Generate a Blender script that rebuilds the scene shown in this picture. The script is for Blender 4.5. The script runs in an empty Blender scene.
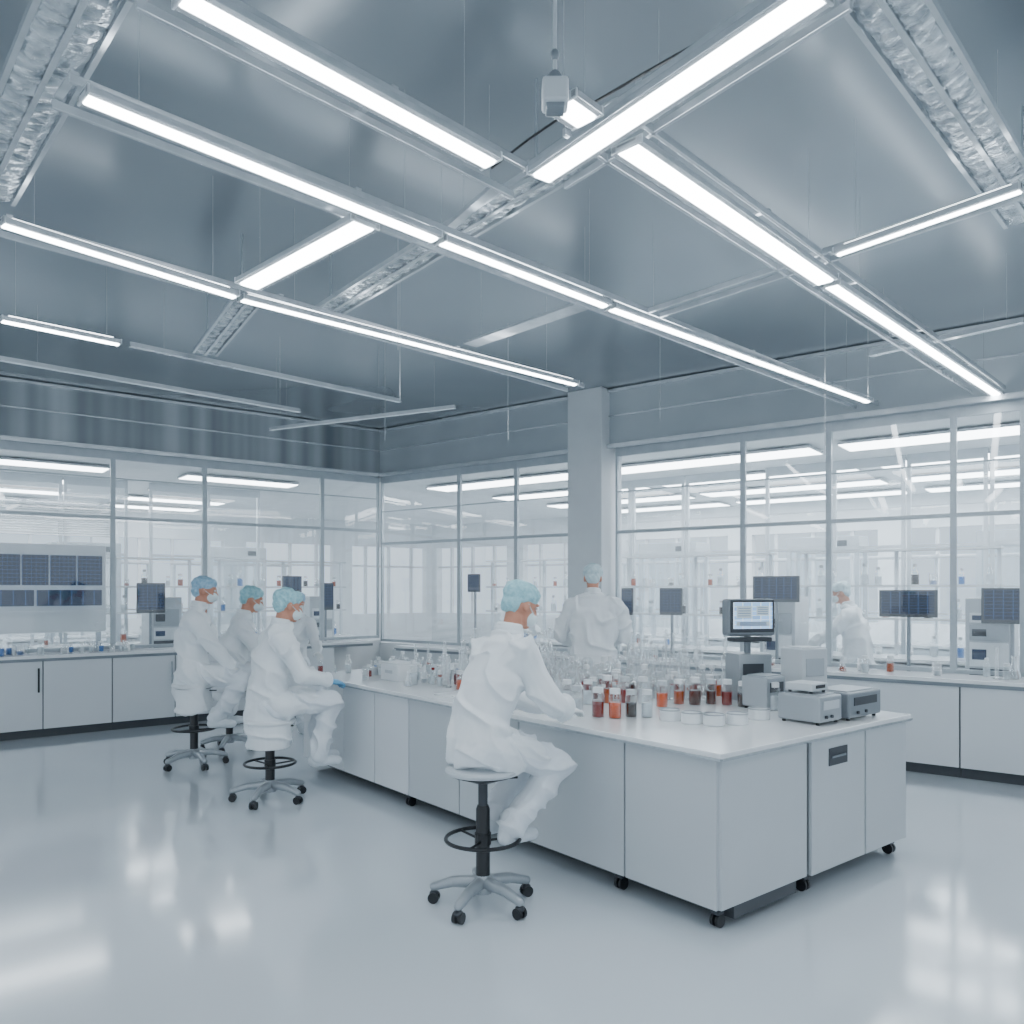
import bpy, bmesh, math, random
from mathutils import Vector, Matrix, noise
random.seed(7)
C = bpy.context.scene.collection
PI = math.pi
F = 800.0; HOR = 590.0; CH = 1.7
def V(*a): return Vector(a)
def P(x, y, z):
    """point of the place seen at photo pixel (x,y), lying in the horizontal plane z"""
    d = (z-CH)*F/(HOR-y)
    return V((x-512)/F*d, d, z)
def PD(x, y, d):
    return V((x-512)/F*d, d, CH+(HOR-y)*d/F)

# ---------------------------------------------------------------- materials
def mat(name, col, rough=.5, metal=0, col2=None, scale=3.0, emit=0, ecol=None, spec=None, coat=0, bump=0, stretch=None, rvar=0):
    m = bpy.data.materials.new(name); m.use_nodes = True
    nt = m.node_tree; b = nt.nodes['Principled BSDF']
    b.inputs['Roughness'].default_value = rough; b.inputs['Metallic'].default_value = metal
    if spec is not None: b.inputs['Specular IOR Level'].default_value = spec
    if coat: b.inputs['Coat Weight'].default_value = coat; b.inputs['Coat Roughness'].default_value = .09
    tc = nt.nodes.new('ShaderNodeTexCoord'); mp = nt.nodes.new('ShaderNodeMapping')
    if stretch: mp.inputs['Scale'].default_value = stretch
    nt.links.new(tc.outputs['Object'], mp.inputs['Vector'])
    nz = nt.nodes.new('ShaderNodeTexNoise'); nz.inputs['Scale'].default_value = scale; nz.inputs['Detail'].default_value = 2
    nt.links.new(mp.outputs['Vector'], nz.inputs['Vector'])
    rp = nt.nodes.new('ShaderNodeValToRGB')
    c2 = col2 or tuple(c*.93 for c in col)
    rp.color_ramp.elements[0].position = .3; rp.color_ramp.elements[1].position = .7
    rp.color_ramp.elements[0].color = (*c2, 1); rp.color_ramp.elements[1].color = (*col, 1)
    nt.links.new(nz.outputs['Fac'], rp.inputs['Fac']); nt.links.new(rp.outputs['Color'], b.inputs['Base Color'])
    if rvar:
        mr = nt.nodes.new('ShaderNodeMapRange'); mr.inputs['To Min'].default_value = rough-rvar; mr.inputs['To Max'].default_value = rough+rvar
        nt.links.new(nz.outputs['Fac'], mr.inputs['Value']); nt.links.new(mr.outputs['Result'], b.inputs['Roughness'])
    if bump:
        bp = nt.nodes.new('ShaderNodeBump'); bp.inputs['Strength'].default_value = bump; bp.inputs['Distance'].default_value = .02
        nt.links.new(nz.outputs['Fac'], bp.inputs['Height']); nt.links.new(bp.outputs['Normal'], b.inputs['Normal'])
    if emit:
        b.inputs['Emission Color'].default_value = (*(ecol or col), 1); b.inputs['Emission Strength'].default_value = emit
    return m
def glassmat(name, tint=(1, 1, 1), gcol=(1, 1, 1), lo=.05, hi=.6, rough=.03, blend=.3, haze=0.0):
    m = bpy.data.materials.new(name); m.use_nodes = True; nt = m.node_tree
    for n in list(nt.nodes): nt.nodes.remove(n)
    out = nt.nodes.new('ShaderNodeOutputMaterial'); mx = nt.nodes.new('ShaderNodeMixShader')
    tr = nt.nodes.new('ShaderNodeBsdfTransparent'); tr.inputs['Color'].default_value = (*tint, 1)
    gl = nt.nodes.new('ShaderNodeBsdfGlossy'); gl.inputs['Color'].default_value = (*gcol, 1); gl.inputs['Roughness'].default_value = rough
    lw = nt.nodes.new('ShaderNodeLayerWeight'); lw.inputs['Blend'].default_value = blend
    mr = nt.nodes.new('ShaderNodeMapRange'); mr.inputs['To Min'].default_value = lo; mr.inputs['To Max'].default_value = hi
    nt.links.new(lw.outputs['Facing'], mr.inputs['Value']); nt.links.new(mr.outputs['Result'], mx.inputs['Fac'])
    nt.links.new(gl.outputs[0], mx.inputs[2]); last = tr.outputs[0]
    if haze:
        df = nt.nodes.new('ShaderNodeBsdfTranslucent'); df.inputs['Color'].default_value = (.92, .96, 1, 1)
        df2 = nt.nodes.new('ShaderNodeBsdfDiffuse'); df2.inputs['Color'].default_value = (.92, .96, 1, 1)
        a = nt.nodes.new('ShaderNodeMixShader'); a.inputs['Fac'].default_value = .5
        nt.links.new(df.outputs[0], a.inputs[1]); nt.links.new(df2.outputs[0], a.inputs[2])
        h = nt.nodes.new('ShaderNodeMixShader'); h.inputs['Fac'].default_value = haze
        nt.links.new(tr.outputs[0], h.inputs[1]); nt.links.new(a.outputs[0], h.inputs[2]); last = h.outputs[0]
    nt.links.new(last, mx.inputs[1]); nt.links.new(mx.outputs[0], out.inputs[0])
    return m
def screenmat(name, base, line, strength, scale):
    m = bpy.data.materials.new(name); m.use_nodes = True; nt = m.node_tree; b = nt.nodes['Principled BSDF']
    b.inputs['Base Color'].default_value = (.006, .008, .014, 1); b.inputs['Roughness'].default_value = .4; b.inputs['Specular IOR Level'].default_value = .2
    tc = nt.nodes.new('ShaderNodeTexCoord'); sp = nt.nodes.new('ShaderNodeSeparateXYZ'); cb = nt.nodes.new('ShaderNodeCombineXYZ')
    nt.links.new(tc.outputs['Generated'], sp.inputs[0]); nt.links.new(sp.outputs['X'], cb.inputs['X']); nt.links.new(sp.outputs['Z'], cb.inputs['Y'])
    br = nt.nodes.new('ShaderNodeTexBrick'); br.inputs['Scale'].default_value = scale; br.offset = 0
    br.inputs['Color1'].default_value = (*base, 1); br.inputs['Color2'].default_value = (*[c*.5 for c in base], 1); br.inputs['Mortar'].default_value = (*line, 1)
    br.inputs['Mortar Size'].default_value = .03; br.inputs['Brick Width'].default_value = .7; br.inputs['Row Height'].default_value = .5
    nt.links.new(cb.outputs[0], br.inputs['Vector'])
    nt.links.new(br.outputs['Color'], b.inputs['Emission Color']); b.inputs['Emission Strength'].default_value = strength
    return m
M = dict(
    floor=mat('epoxy_floor', (.73, .785, .83), .13, 0, (.69, .755, .805), .8, coat=.8, rvar=.03),
    ceil=mat('ceiling_metal', (.36, .40, .43), .24, .5, (.27, .31, .34), .45, rvar=.05),
    wallg=mat('upper_wall_metal', (.56, .61, .64), .35, .3, (.46, .51, .545), 1.2),
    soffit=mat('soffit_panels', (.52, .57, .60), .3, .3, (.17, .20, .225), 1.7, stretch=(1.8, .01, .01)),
    white=mat('white_wall', (.86, .89, .91), .5),
    cab=mat('cabinet_laminate', (.57, .605, .63), .33, 0, (.54, .575, .60), 1.5),
    cabw=mat('cabinet_white', (.74, .775, .80), .33, 0, (.71, .745, .775), 1.5),
    cabd=mat('cabinet_carcass', (.07, .08, .09), .5),  # also colours the shadow block under the island cabinets
    top=mat('worktop_white', (.86, .88, .89), .2, 0, (.83, .855, .87), 2, coat=.3),
    steel=mat('brushed_steel', (.50, .54, .57), .3, .7, (.40, .44, .47), 30),
    alu=mat('aluminium_frame', (.78, .81, .84), .22, .65, (.66, .70, .73), 10),
    frame=mat('window_frame_grey', (.50, .55, .59), .4, .3, (.44, .49, .53), 8),
    frame2=mat('inner_partition_grey', (.70, .75, .79), .4, .2),
    col=mat('column_paint', (.74, .78, .81), .45),
    duct=mat('duct_foil', (.90, .93, .95), .22, .75, (.34, .38, .41), 14, bump=.9),
    black=mat('black_plastic', (.012, .014, .017), .35),
    dark=mat('dark_grey_plastic', (.04, .047, .057), .4),
    grey=mat('grey_plastic', (.24, .27, .30), .35, .2),
    mgrey=mat('metal_grey', (.40, .435, .465), .3, .4),
    lgrey=mat('light_grey_plastic', (.60, .64, .67), .4),
    wplast=mat('white_plastic', (.84, .87, .89), .35),
    coat=mat('coat_cloth', (.88, .91, .93), .85, 0, (.83, .87, .90), 6, bump=.5),
    trous=mat('trouser_cloth', (.80, .84, .88), .85, 0, (.74, .79, .84), 6, bump=.5),
    cap=mat('hairnet_teal', (.44, .72, .77), .8, 0, (.26, .52, .59), 40, bump=.5),
    capb=mat('hairnet_blue', (.42, .62, .76), .8, 0, (.24, .43, .59), 40, bump=.5),
    capw=mat('hairnet_white', (.70, .82, .85), .8, 0, (.50, .66, .71), 40, bump=.5),
    mask=mat('face_mask', (.78, .88, .90), .8, bump=.2),
    skin=mat('skin', (.64, .30, .20), .5, 0, (.56, .25, .165), 12),
    glove=mat('glove', (.80, .82, .82), .5), gloveb=mat('blue_glove', (.14, .40, .64), .5),
    shoe=mat('shoe_cover', (.74, .79, .83), .7, bump=.3),
    light=mat('light_diffuser', (1, 1, 1), .5, emit=20, ecol=(.89, .955, 1.0)),
    uplight=mat('uplight_diffuser', (1, 1, 1), .5, emit=7, ecol=(.89, .955, 1.0)),  # glow added to brighten the ceiling from above the bars
    lightb=mat('back_room_diffuser', (1, 1, 1), .5, emit=11, ecol=(.91, .965, 1.0)),
    glass=glassmat('pane_glass', (.96, .985, 1), lo=.07, hi=.5, haze=.045, blend=.35),
    vessel=glassmat('vessel_glass', (.97, .985, .99), lo=.14, hi=1.0, blend=.55, haze=.10),
    jarglass=glassmat('jar_glass', (.98, .99, .99), lo=.05, hi=.6, blend=.35),
    screen=screenmat('screen_dark_blue', (.002, .006, .028), (.03, .085, .22), 1.0, 4),
    screen2=screenmat('screen_pale_blue', (.30, .55, .95), (.65, .85, 1), 2.0, 3),
)
LQ = {}
def liquid(c):
    if c not in LQ:
        cols = dict(amber=(.46, .07, .003), red=(.26, .006, .003), orange=(.74, .10, .008), brown=(.09, .012, .004), dark=(.018, .004, .003),
                    clear=(.78, .85, .90), yellow=(.72, .42, .06), pale=(.74, .81, .86), blue=(.05, .20, .55), pink=(.70, .18, .14))
        LQ[c] = mat('liquid_'+c, cols[c], .15, 0, tuple(k*.65 for k in cols[c]), 12)
    return LQ[c]

# ---------------------------------------------------------------- mesh builder
class MB:
    def __init__(s): s.bm = bmesh.new()
    def box(s, c, size, rz=0, bev=0, rx=0, ry=0):
        r = bmesh.ops.create_cube(s.bm, size=1)
        vs = r['verts']
        if bev:
            for v in vs: v.co = V(v.co.x*size[0], v.co.y*size[1], v.co.z*size[2])
            es = list({e for v in vs for e in v.link_edges})
            rb = bmesh.ops.bevel(s.bm, geom=es, offset=bev, segments=2, affect='EDGES', profile=.5)
            vs = list({v for f in rb['faces'] for v in f.verts} | {v for v in vs if v.is_valid})
            mm = Matrix.Translation(c) @ Matrix.Rotation(rz, 4, 'Z') @ Matrix.Rotation(ry, 4, 'Y') @ Matrix.Rotation(rx, 4, 'X')
        else:
            mm = Matrix.Translation(c) @ Matrix.Rotation(rz, 4, 'Z') @ Matrix.Rotation(ry, 4, 'Y') @ Matrix.Rotation(rx, 4, 'X') @ Matrix.Diagonal((*size, 1))
        bmesh.ops.transform(s.bm, matrix=mm, verts=vs); return s
    def lathe(s, prof, c=(0, 0, 0), seg=20, mtx=None):
        rings = []
        mtx = mtx or Matrix.Translation(c)
        for r, z in prof:
            if r < 1e-6: rings.append([s.bm.verts.new(mtx @ V(0, 0, z))])
            else: rings.append([s.bm.verts.new(mtx @ V(r*math.cos(2*PI*i/seg), r*math.sin(2*PI*i/seg), z)) for i in range(seg)])
        for a, b in zip(rings, rings[1:]):
            for i in range(seg):
                j = (i+1) % seg
                if len(a) == 1 and len(b) == 1: continue
                if len(a) == 1: s.bm.faces.new((a[0], b[j], b[i]))
                elif len(b) == 1: s.bm.faces.new((a[i], a[j], b[0]))
                else: s.bm.faces.new((a[i], a[j], b[j], b[i]))
        return s
    def _frame(s, p0, p1):
        d = V(*p1)-V(*p0)
        return Matrix.Translation(p0) @ d.to_track_quat('Z', 'Y').to_matrix().to_4x4(), d.length
    def cyl(s, p0, p1, r0, r1=None, seg=12):
        m, L = s._frame(p0, p1); r1 = r0 if r1 is None else r1
        return s.lathe([(0, 0), (r0, 0), (r1, L), (0, L)], seg=seg, mtx=m)
    def cap(s, p0, p1, r0, r1=None, seg=12):
        m, L = s._frame(p0, p1); r1 = r0 if r1 is None else r1
        pr = [(0, -r0)]+[(r0*math.cos(a), r0*math.sin(a)) for a in (-1.1, -.6, 0)]+[(r1*math.cos(a), L+r1*math.sin(a)) for a in (0, .6, 1.1)]+[(0, L+r1)]
        return s.lathe(pr, seg=seg, mtx=m)
    def ell(s, c, r, mtx=None, sub=3, rot=None):
        m = (mtx or Matrix()) @ Matrix.Translation(c) @ (rot or Matrix()) @ Matrix.Diagonal((*r, 1))
        bmesh.ops.create_icosphere(s.bm, subdivisions=sub, radius=1, matrix=m); return s
    def loft(s, rings, seg=24):
        R = []
        for c, rx, ry in rings:
            R.append([s.bm.verts.new(V(c[0]+rx*math.cos(2*PI*i/seg), c[1]+ry*math.sin(2*PI*i/seg), c[2])) for i in range(seg)])
        for a, b in zip(R, R[1:]):
            for i in range(seg):
                j = (i+1) % seg; s.bm.faces.new((a[i], a[j], b[j], b[i]))
        s.bm.faces.new(R[0][::-1]); s.bm.faces.new(R[-1]); return s
    def tor(s, c, R, r, seg=32, sg=8):
        g = [[s.bm.verts.new(V(c[0]+(R+r*math.cos(b))*math.cos(a), c[1]+(R+r*math.cos(b))*math.sin(a), c[2]+r*math.sin(b))) for b in [2*PI*k/sg for k in range(sg)]] for a in [2*PI*i/seg for i in range(seg)]]
        for i in range(seg):
            for k in range(sg):
                s.bm.faces.new((g[i][k], g[(i+1) % seg][k], g[(i+1) % seg][(k+1) % sg], g[i][(k+1) % sg]))
        return s
    def mesh(s, name, smooth=False):
        bmesh.ops.recalc_face_normals(s.bm, faces=s.bm.faces)
        me = bpy.data.meshes.new(name); s.bm.to_mesh(me); s.bm.free()
        if smooth:
            for p in me.polygons: p.use_smooth = True
            try: me.set_sharp_from_angle(angle=math.radians(40))
            except Exception: pass
        return me
    def build(s, name, m, parent=None, smooth=False, loc=None, rz=0):
        return link(name, s.mesh(name, smooth), m, parent, loc, rz)
def link(name, me, m, parent=None, loc=None, rz=0):
    if m and not me.materials: me.materials.append(m)
    o = bpy.data.objects.new(name, me); C.objects.link(o)
    if parent: o.parent = parent
    if loc is not None: o.location = loc
    if rz: o.rotation_euler.z = rz
    return o
def thing(name, label, cat, loc=(0, 0, 0), rz=0, group=None):
    o = bpy.data.objects.new(name, None); C.objects.link(o); o.empty_display_size = .1
    o.location = loc; o.rotation_euler.z = rz; o['label'] = label; o['category'] = cat
    if group: o['group'] = group
    return o
def tag(o, label, cat, group=None):
    o['label'] = label; o['category'] = cat
    if group: o['group'] = group
    return o
def struct(o): o['kind'] = 'structure'; return o
def remesh(mb, name, vox, smooth=3, amp=0, sc=6, amp2=0, sc2=18):
    bmesh.ops.recalc_face_normals(mb.bm, faces=mb.bm.faces)
    bmesh.ops.triangulate(mb.bm, faces=mb.bm.faces)
    me = bpy.data.meshes.new('tmp'); mb.bm.to_mesh(me); mb.bm.free()
    o = bpy.data.objects.new('tmp', me); C.objects.link(o)
    md = o.modifiers.new('r', 'REMESH'); md.mode = 'VOXEL'; md.voxel_size = vox
    dg = bpy.context.evaluated_depsgraph_get(); dg.update()
    out = bpy.data.meshes.new_from_object(o.evaluated_get(dg)); out.name = name
    bpy.data.objects.remove(o); bpy.data.meshes.remove(me)
    bm = bmesh.new(); bm.from_mesh(out)
    for _ in range(smooth): bmesh.ops.smooth_vert(bm, verts=bm.verts, factor=.5, use_axis_x=True, use_axis_y=True, use_axis_z=True)
    if amp or amp2:
        bm.normal_update()
        for v in bm.verts:
            p = v.co
            w = V(noise.noise(p*4), noise.noise(p*4+V(9, 0, 0)), noise.noise(p*4+V(0, 9, 0)))*.12
            p2 = p+w
            d = amp*noise.noise(V(p2.x*sc, p2.y*sc, p2.z*sc*.6))
            n2 = (1-min(1, abs(noise.noise(V(p2.x*sc2+3, p2.y*sc2+p2.z*sc2*.6, p2.z*sc2*.7)))*3.2))
            v.co = p+v.normal*(d+amp2*n2*n2)
        bm.normal_update()
    bm.to_mesh(out); bm.free()
    for p in out.polygons: p.use_smooth = True
    return out

# ---------------------------------------------------------------- frames of the place
A51 = math.radians(51)
u = V(math.sin(A51), math.cos(A51), 0); v = V(-math.cos(A51), math.sin(A51), 0)
CN = V(1.02, 3.95, 0)
def B(s, t, z=0): return CN+u*s+v*t+V(0, 0, z)
l = V(.785, .62, 0).normalized(); nl = V(-l.y, l.x, 0)
r = V(-.794, .607, 0).normalized(); nr = V(r.y, -r.x, 0)  # outward
QF = V(-5.73, 8.95, 0); PF = V(4.416, 6.9, 0)
QG = QF+nl*.55; PG = PF+nr*.55
RZL = math.atan2(l.y, l.x); RZR = math.atan2(-r.y, -r.x)
den = l.x*(-r.y)-l.y*(-r.x)
dx, dy = PG.x-QG.x, PG.y-QG.y
SL = (dx*(-r.y)-dy*(-r.x))/den
CORN = QG+l*SL; SR = (CORN-PG).dot(r)
ZC = 4.2; ZT = 3.48; ZB = 3.4

# ---------------------------------------------------------------- setting
fl = MB(); fl.box((0, 9, -.05), (44, 40, .1)); struct(fl.build('floor', M['floor']))
def poly(name, pts, z0, z1, m):
    b = bmesh.new(); lo = [b.verts.new((p.x, p.y, z0)) for p in pts]; hi = [b.verts.new((p.x, p.y, z1)) for p in pts]
    b.faces.new(lo); b.faces.new(hi[::-1]); n = len(pts)
    for i in range(n): b.faces.new((lo[i], hi[i], hi[(i+1) % n], lo[(i+1) % n]))
    bmesh.ops.recalc_face_normals(b, faces=b.faces)
    bmesh.ops.triangulate(b, faces=b.faces)
    me = bpy.data.meshes.new(name); b.to_mesh(me); b.free(); return struct(link(name, me, m))
LE = CORN-l*10.5; RE = CORN-r*14.5
poly('ceiling', [CORN, LE, V(LE.x, -3, 0), V(RE.x, -3, 0), RE], ZC, ZC+.1, M['ceil'])
FC = CORN+(nl+nr)*(7/(1+nl.dot(nr)))
A7 = LE+nl*7; B7 = RE+nr*7
poly('ceiling_back', [LE+nl*.08, CORN+(nl+nr)*.06, RE+nr*.08, B7, FC, A7], ZB, ZB+.1, M['white'])
def wallseg(name, a, b, z0, z1, th, m, rz):
    L = (b-a).length; q = MB(); q.box((L/2, 0, (z0+z1)/2), (L, th, z1-z0)); return struct(q.build(name, m, loc=a, rz=rz))
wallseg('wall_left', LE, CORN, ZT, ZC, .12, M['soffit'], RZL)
wallseg('wall_right', CORN, RE, ZT, ZC, .12, M['wallg'], RZR)
wallseg('wall_left_dado', LE, CORN, 0, .92, .08, M['white'], RZL)
wallseg('wall_right_dado', CORN, RE, 0, .88, .08, M['white'], RZR)
def farwall(name, a, b, rz, n):
    L = (b-a).length; q = MB()
    q.box((L/2, 0, .55), (L, .2, 1.1)); q.box((L/2, 0, 3.1), (L, .2, .6))
    for i in range(n+1):
        q.box((L*i/n, 0, 1.95), (.5, .2, 1.7))
        if i < n:
            for k in (1, 2, 3): q.box((L*(i+k/4)/n, 0, 1.95), (.06, .08, 1.7))
    q.box((L/2, 0, 2.3), (L, .08, .05))
    return struct(q.build(name, M['white'], loc=a, rz=rz))
farwall('wall_back_left', A7, FC, RZL, 6); farwall('wall_back_right', FC, B7, RZR, 7)
wn = [0]
def bay(base, d, s0, s1, zlo, rail, rz, fm='frame', fw=.028):
    wn[0] += 1
    L = abs(s1-s0); a = base+d*(min(s0, s1) if rz == RZL else max(s0, s1))
    bm = bmesh.new(); bm.faces.new([bm.verts.new(p) for p in ((.01, 0, zlo+.01), (L-.01, 0, zlo+.01), (L-.01, 0, ZT-.11), (.01, 0, ZT-.11))])
    me = bpy.data.meshes.new('pane'); bm.to_mesh(me); bm.free()
    w = struct(link('window_%d' % wn[0], me, M['glass'], None, a, rz))
    f = MB(); zt = ZT-.0 if fm == 'frame' else ZB
    for x in (fw/2, L-fw/2): f.box((x, 0, (zlo+zt)/2), (fw, .05, zt-zlo))
    for z, h in ((zlo+.02, .04), (rail, .04), (zt-.06, .12), (rail+.50, .012)): f.box((L/2, 0, z), (L-2*fw, .045, h))
    f.build('window_frame', M[fm], w)
le = [-5.3, -3.3, -1.4, 1.27, 2.41, 4.12, SL-.03]
for a, b in zip(le, le[1:]): bay(QG, l, a, b, .95, 2.62, RZL)
for ed in ([-5.8, -4.2, -2.6, -1.2, .05, .62, 1.78, 2.71, 4.34], [4.97, 5.9, 6.93, SR-.03]):
    for a, b in zip(ed, ed[1:]): bay(PG, r, a, b, .9, 2.42, RZR)
for s in (-2.4, -1.5, -.3, .6, 1.5, 2.4, 3.6, 4.5, 5.4): bay(PG+nr*2.3, r, s, s+.88, .02, 2.25, RZR, 'frame2', .045)
for s in (-1.9, -1.0, .2, 1.1, 2.3, 3.2): bay(QG+nl*2.4, l, s, s+.88, .02, 2.25, RZL, 'frame2', .045)
q = MB(); q.box((0, 0, ZC/2), (.50, .50, ZC), bev=.01); q.box((0, 0, .08), (.53, .53, .16)); struct(q.build('trim_1', M['col'], loc=PG+r*4.655, rz=RZR))
for i, (a, b, rz) in enumerate(((LE, CORN, RZL), (CORN, RE, RZR))):
    L = (b-a).length; q = MB(); q.box((L/2, -.09, ZT), (L, .08, .05)); q.box((L/2, -.08, ZC-.03), (L, .05, .03)); q.box((L/2, -.07, ZC-.34), (L, .02, .015))
    struct(q.build('trim_%d' % (i+2), M['alu'], loc=a, rz=rz))

# ---------------------------------------------------------------- light bars, rails, ducts
def light_bar(p0, p1, w, label, group='suspended linear lights', m='light', wires=True, top=ZC, name='linear_light'):
    d = p1-p0; L = d.length; rz = math.atan2(d.y, d.x)
    t = thing(name, label, 'ceiling light', p0, rz, group)
    h = MB(); h.box((L/2, 0, .03), (L, w, .016), bev=.003)
    fl_ = .026 if wires else .016
    for sy in (-1, 1): h.box((L/2, sy*(w/2+fl_/2), .022), (L, fl_, .03), bev=.003)
    h.build('housing', M['alu'], t)
    f = MB(); f.box((L/2, 0, .010), (L-.02, w-.012, .024), bev=.006); f.build('diffuser', M[m], t)
    if wires:
        f = MB(); f.box((L/2, 0, .048), (L-.1, w*.5, .012)); f.build('uplight', M['uplight'], t)  # hidden glowing strip added on top to light the ceiling
    for x in (.005, L-.005):
        c = MB(); c.box((x, 0, .022), (.010, w+2*fl_+.002, .036), bev=.002); c.build('end_cap', M['lgrey'], t)
    if wires:
        for x in (L*.12, L*.88):
            c = MB(); c.cyl((x, 0, .05), (x, 0, top-p0.z), .0012, seg=5); c.build('suspension_wire', M['alu'], t)
    return t
Z = 3.5
LB = [
 ((180, 0), (492, 167), .075, 'bright light bar from the upper left edge to the central junction'),
 ((82, 100), (436, 242), .065, 'long light bar second from the top left, left of the central duct'),
 ((440, 244), (606, 308), .055, 'middle light bar just past the junction in the long central row'),
 ((610, 310), (868, 403), .055, 'last light bar of the long central row, ending by the right wall'),
 ((0, 226), (236, 299), .05, 'light bar entering at the left edge, third row'),
 ((240, 301), (576, 386), .045, 'light bar of the third row running to the column'),
 ((626, 150), (826, 284), .10, 'wide light bar right of the hanging sensor, running right'),
 ((830, 287), (997, 396), .07, 'light bar nearest the right wall corner, ending above the glass'),
 ((820, -4), (540, 181), .10, 'brightest wide light bar, crossing from the top edge beside the hanging sensor'),
 ((560, 106), (588, 125), .10, 'stub of light bar directly behind the hanging sensor box'),
 ((366, 226), (248, 288), .12, 'short wide light bar crossing between two long rows at left'),
 ((0, 322), (120, 346), .045, 'light bar of the fourth row at the left edge'),
 ((1024, 192), (836, 257), .03, 'thin light bar crossing at the upper right edge'),
]
for a, b, w, lab in LB: light_bar(P(*a, Z), P(*b, Z), w, lab)
for k, (a, b) in enumerate(((V(-2.6, .2, Z), V(-.9, 1.7, Z)), (V(.4, .2, Z), V(2.6, 2.2, Z)), (V(-4.6, 1.0, Z), V(-2.6, 2.8, Z)), (V(2.8, 1.6, Z), V(5, 3.6, Z)), (V(-7, 2.5, Z), V(-5, 4.4, Z)))):
    light_bar(a, b, .10, 'added fill light bar overhead, out of view', 'added fill light bars out of view')  # extra unseen lamps added for fill, set out like the ceiling rows
def twin(a, b, w, label):
    p0, p1 = P(*a, 3.575), P(*b, 3.575)
    d = p1-p0; L = d.length; rz = math.atan2(d.y, d.x)
    t = thing('ceiling_beam', label, 'beam', p0, rz, 'twin metal beams along the light rows')
    for sy in (-1, 1):
        q = MB(); q.box((L/2, sy*w/2, 0), (L, .018, .035), bev=.003); q.build('side_rail', M['alu'], t)
    n = max(2, int(L/1.2))
    for i in range(n+1):
        q = MB(); q.box((.02+(L-.04)*i/n, 0, .028), (.03, w, .010)); q.build('cross_tie', M['alu'], t)
twin((60, 91), (868, 406), .22, 'continuous twin metal beam above the long central light row')
twin((0, 226), (576, 388), .20, 'continuous twin metal beam above the third light row')
twin((150, -15), (530, 187), .22, 'continuous twin metal beam above the upper left light bar')
twin((590, 118), (997, 396), .27, 'continuous twin metal beam above the right light row')
twin((1024, 190), (640, 318), .13, 'twin metal beam crossing the right part of the ceiling')
twin((830, -12), (545, 178), .24, 'twin metal beam above the brightest crossing light bar')
def rail(p0, p1, w, h, label, m='alu', group='suspended metal rails'):
    d = p1-p0; L = d.length; rz = math.atan2(d.y, d.x)
    t = thing('ceiling_rail', label, 'rail', p0, rz, group)
    q = MB(); q.box((L/2, 0, 0), (L, w, h*.25)); q.box((L/2, 0, h/2), (L, w*.3, h*.8)); q.build('rail_profile', M[m], t)
    for x in (L*.1, L*.9):
        c = MB(); c.cyl((x, 0, h), (x, 0, ZC-p0.z), .0012, seg=5); c.build('suspension_wire', M['alu'], t)
ZR = 3.66
for a, b, w, lab in [((0, 360), (300, 412), .06, 'rail at left edge just above the striped soffit'),
                     ((130, 346), (400, 402), .05, 'slim rail left of the far corner, below the fourth row'),
                     ((270, 430), (455, 408), .05, 'short rail near the far corner'),
                     ((436, 240), (496, 188), .05, 'short rail linking the first two light rows'),
                     ((1024, 322), (870, 356), .06, 'rail near the right edge above the glass wall'),
                     ((600, 300), (470, 345), .14, 'flat rail crossing behind the middle light bar')]:
    rail(P(*a, ZR), P(*b, ZR), w, .04, lab)
def duct(p0, p1, w, h, label):
    d = p1-p0; L = d.length; rz = math.atan2(d.y, d.x)
    t = thing('ceiling_duct', label, 'duct', p0, rz)
    bm = bmesh.new(); nx = int(L/.03)+1; ns = 16; R = []
    for i in range(nx+1):
        x = L*i/nx; ring = []
        for k in range(ns):
            a = 2*PI*(k+.5)/ns; cy, cz = math.cos(a), math.sin(a)
            m_ = max(abs(cy), abs(cz)); cy, cz = cy/m_, cz/m_
            j = .010*noise.noise(V(x*22, k*2.1, w*9))
            ring.append(bm.verts.new((x, cy*(w/2+j), cz*(h/2+j))))
        R.append(ring)
    for a, b in zip(R, R[1:]):
        for k in range(ns): bm.faces.new((a[k], a[(k+1) % ns], b[(k+1) % ns], b[k]))
    bm.faces.new(R[0]); bm.faces.new(R[-1][::-1])
    bmesh.ops.recalc_face_normals(bm, faces=bm.faces)
    me = bpy.data.meshes.new('duct'); bm.to_mesh(me); bm.free(); link('duct_body', me, M['duct'], t)
    for sy in (-1, 1):
        q = MB(); q.box((L/2, sy*(w/2+.016), -h/2+.01), (L, .02, .03)); q.build('edge_strip', M['alu'], t)
    q = MB(); q.box((L/2, 0, -h/2-.010), (L, .02, .008)); q.build('centre_strip', M['alu'], t)
    for x in (L*.08, L*.92):
        c = MB(); c.cyl((x, 0, h/2), (x, 0, ZC-p0.z), .004, seg=6); c.build('suspension_rod', M['steel'], t)
duct(P(876, -20, 3.7), P(1030, 215, 3.7), .19, .07, 'crinkled silver duct crossing the upper right corner')
duct(P(92, -30, 3.7), P(-14, 190, 3.7), .2, .08, 'crinkled silver duct crossing the upper left corner')
duct(P(566, 163, 3.70), P(318, 316, 3.70), .16, .04, 'crinkled silver cable tray behind the central light junction')
duct(P(246, 300, 3.70), P(205, 352, 3.70), .15, .04, 'short foil strip imitating a bright reflection in the left part of the ceiling')  # foil strip added in place of a bright reflection on the ceiling
t = thing('hanging_sensor', 'small white sensor box hanging on a rod near the top middle', 'sensor', PD(555, 95, 2.6))
q = MB(); q.box((0, 0, 0), (.085, .085, .08), bev=.01); q.build('sensor_box', M['lgrey'], t)
q = MB(); q.box((0, 0, -.045), (.06, .06, .02), bev=.004); q.build('sensor_lens', M['grey'], t)
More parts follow.
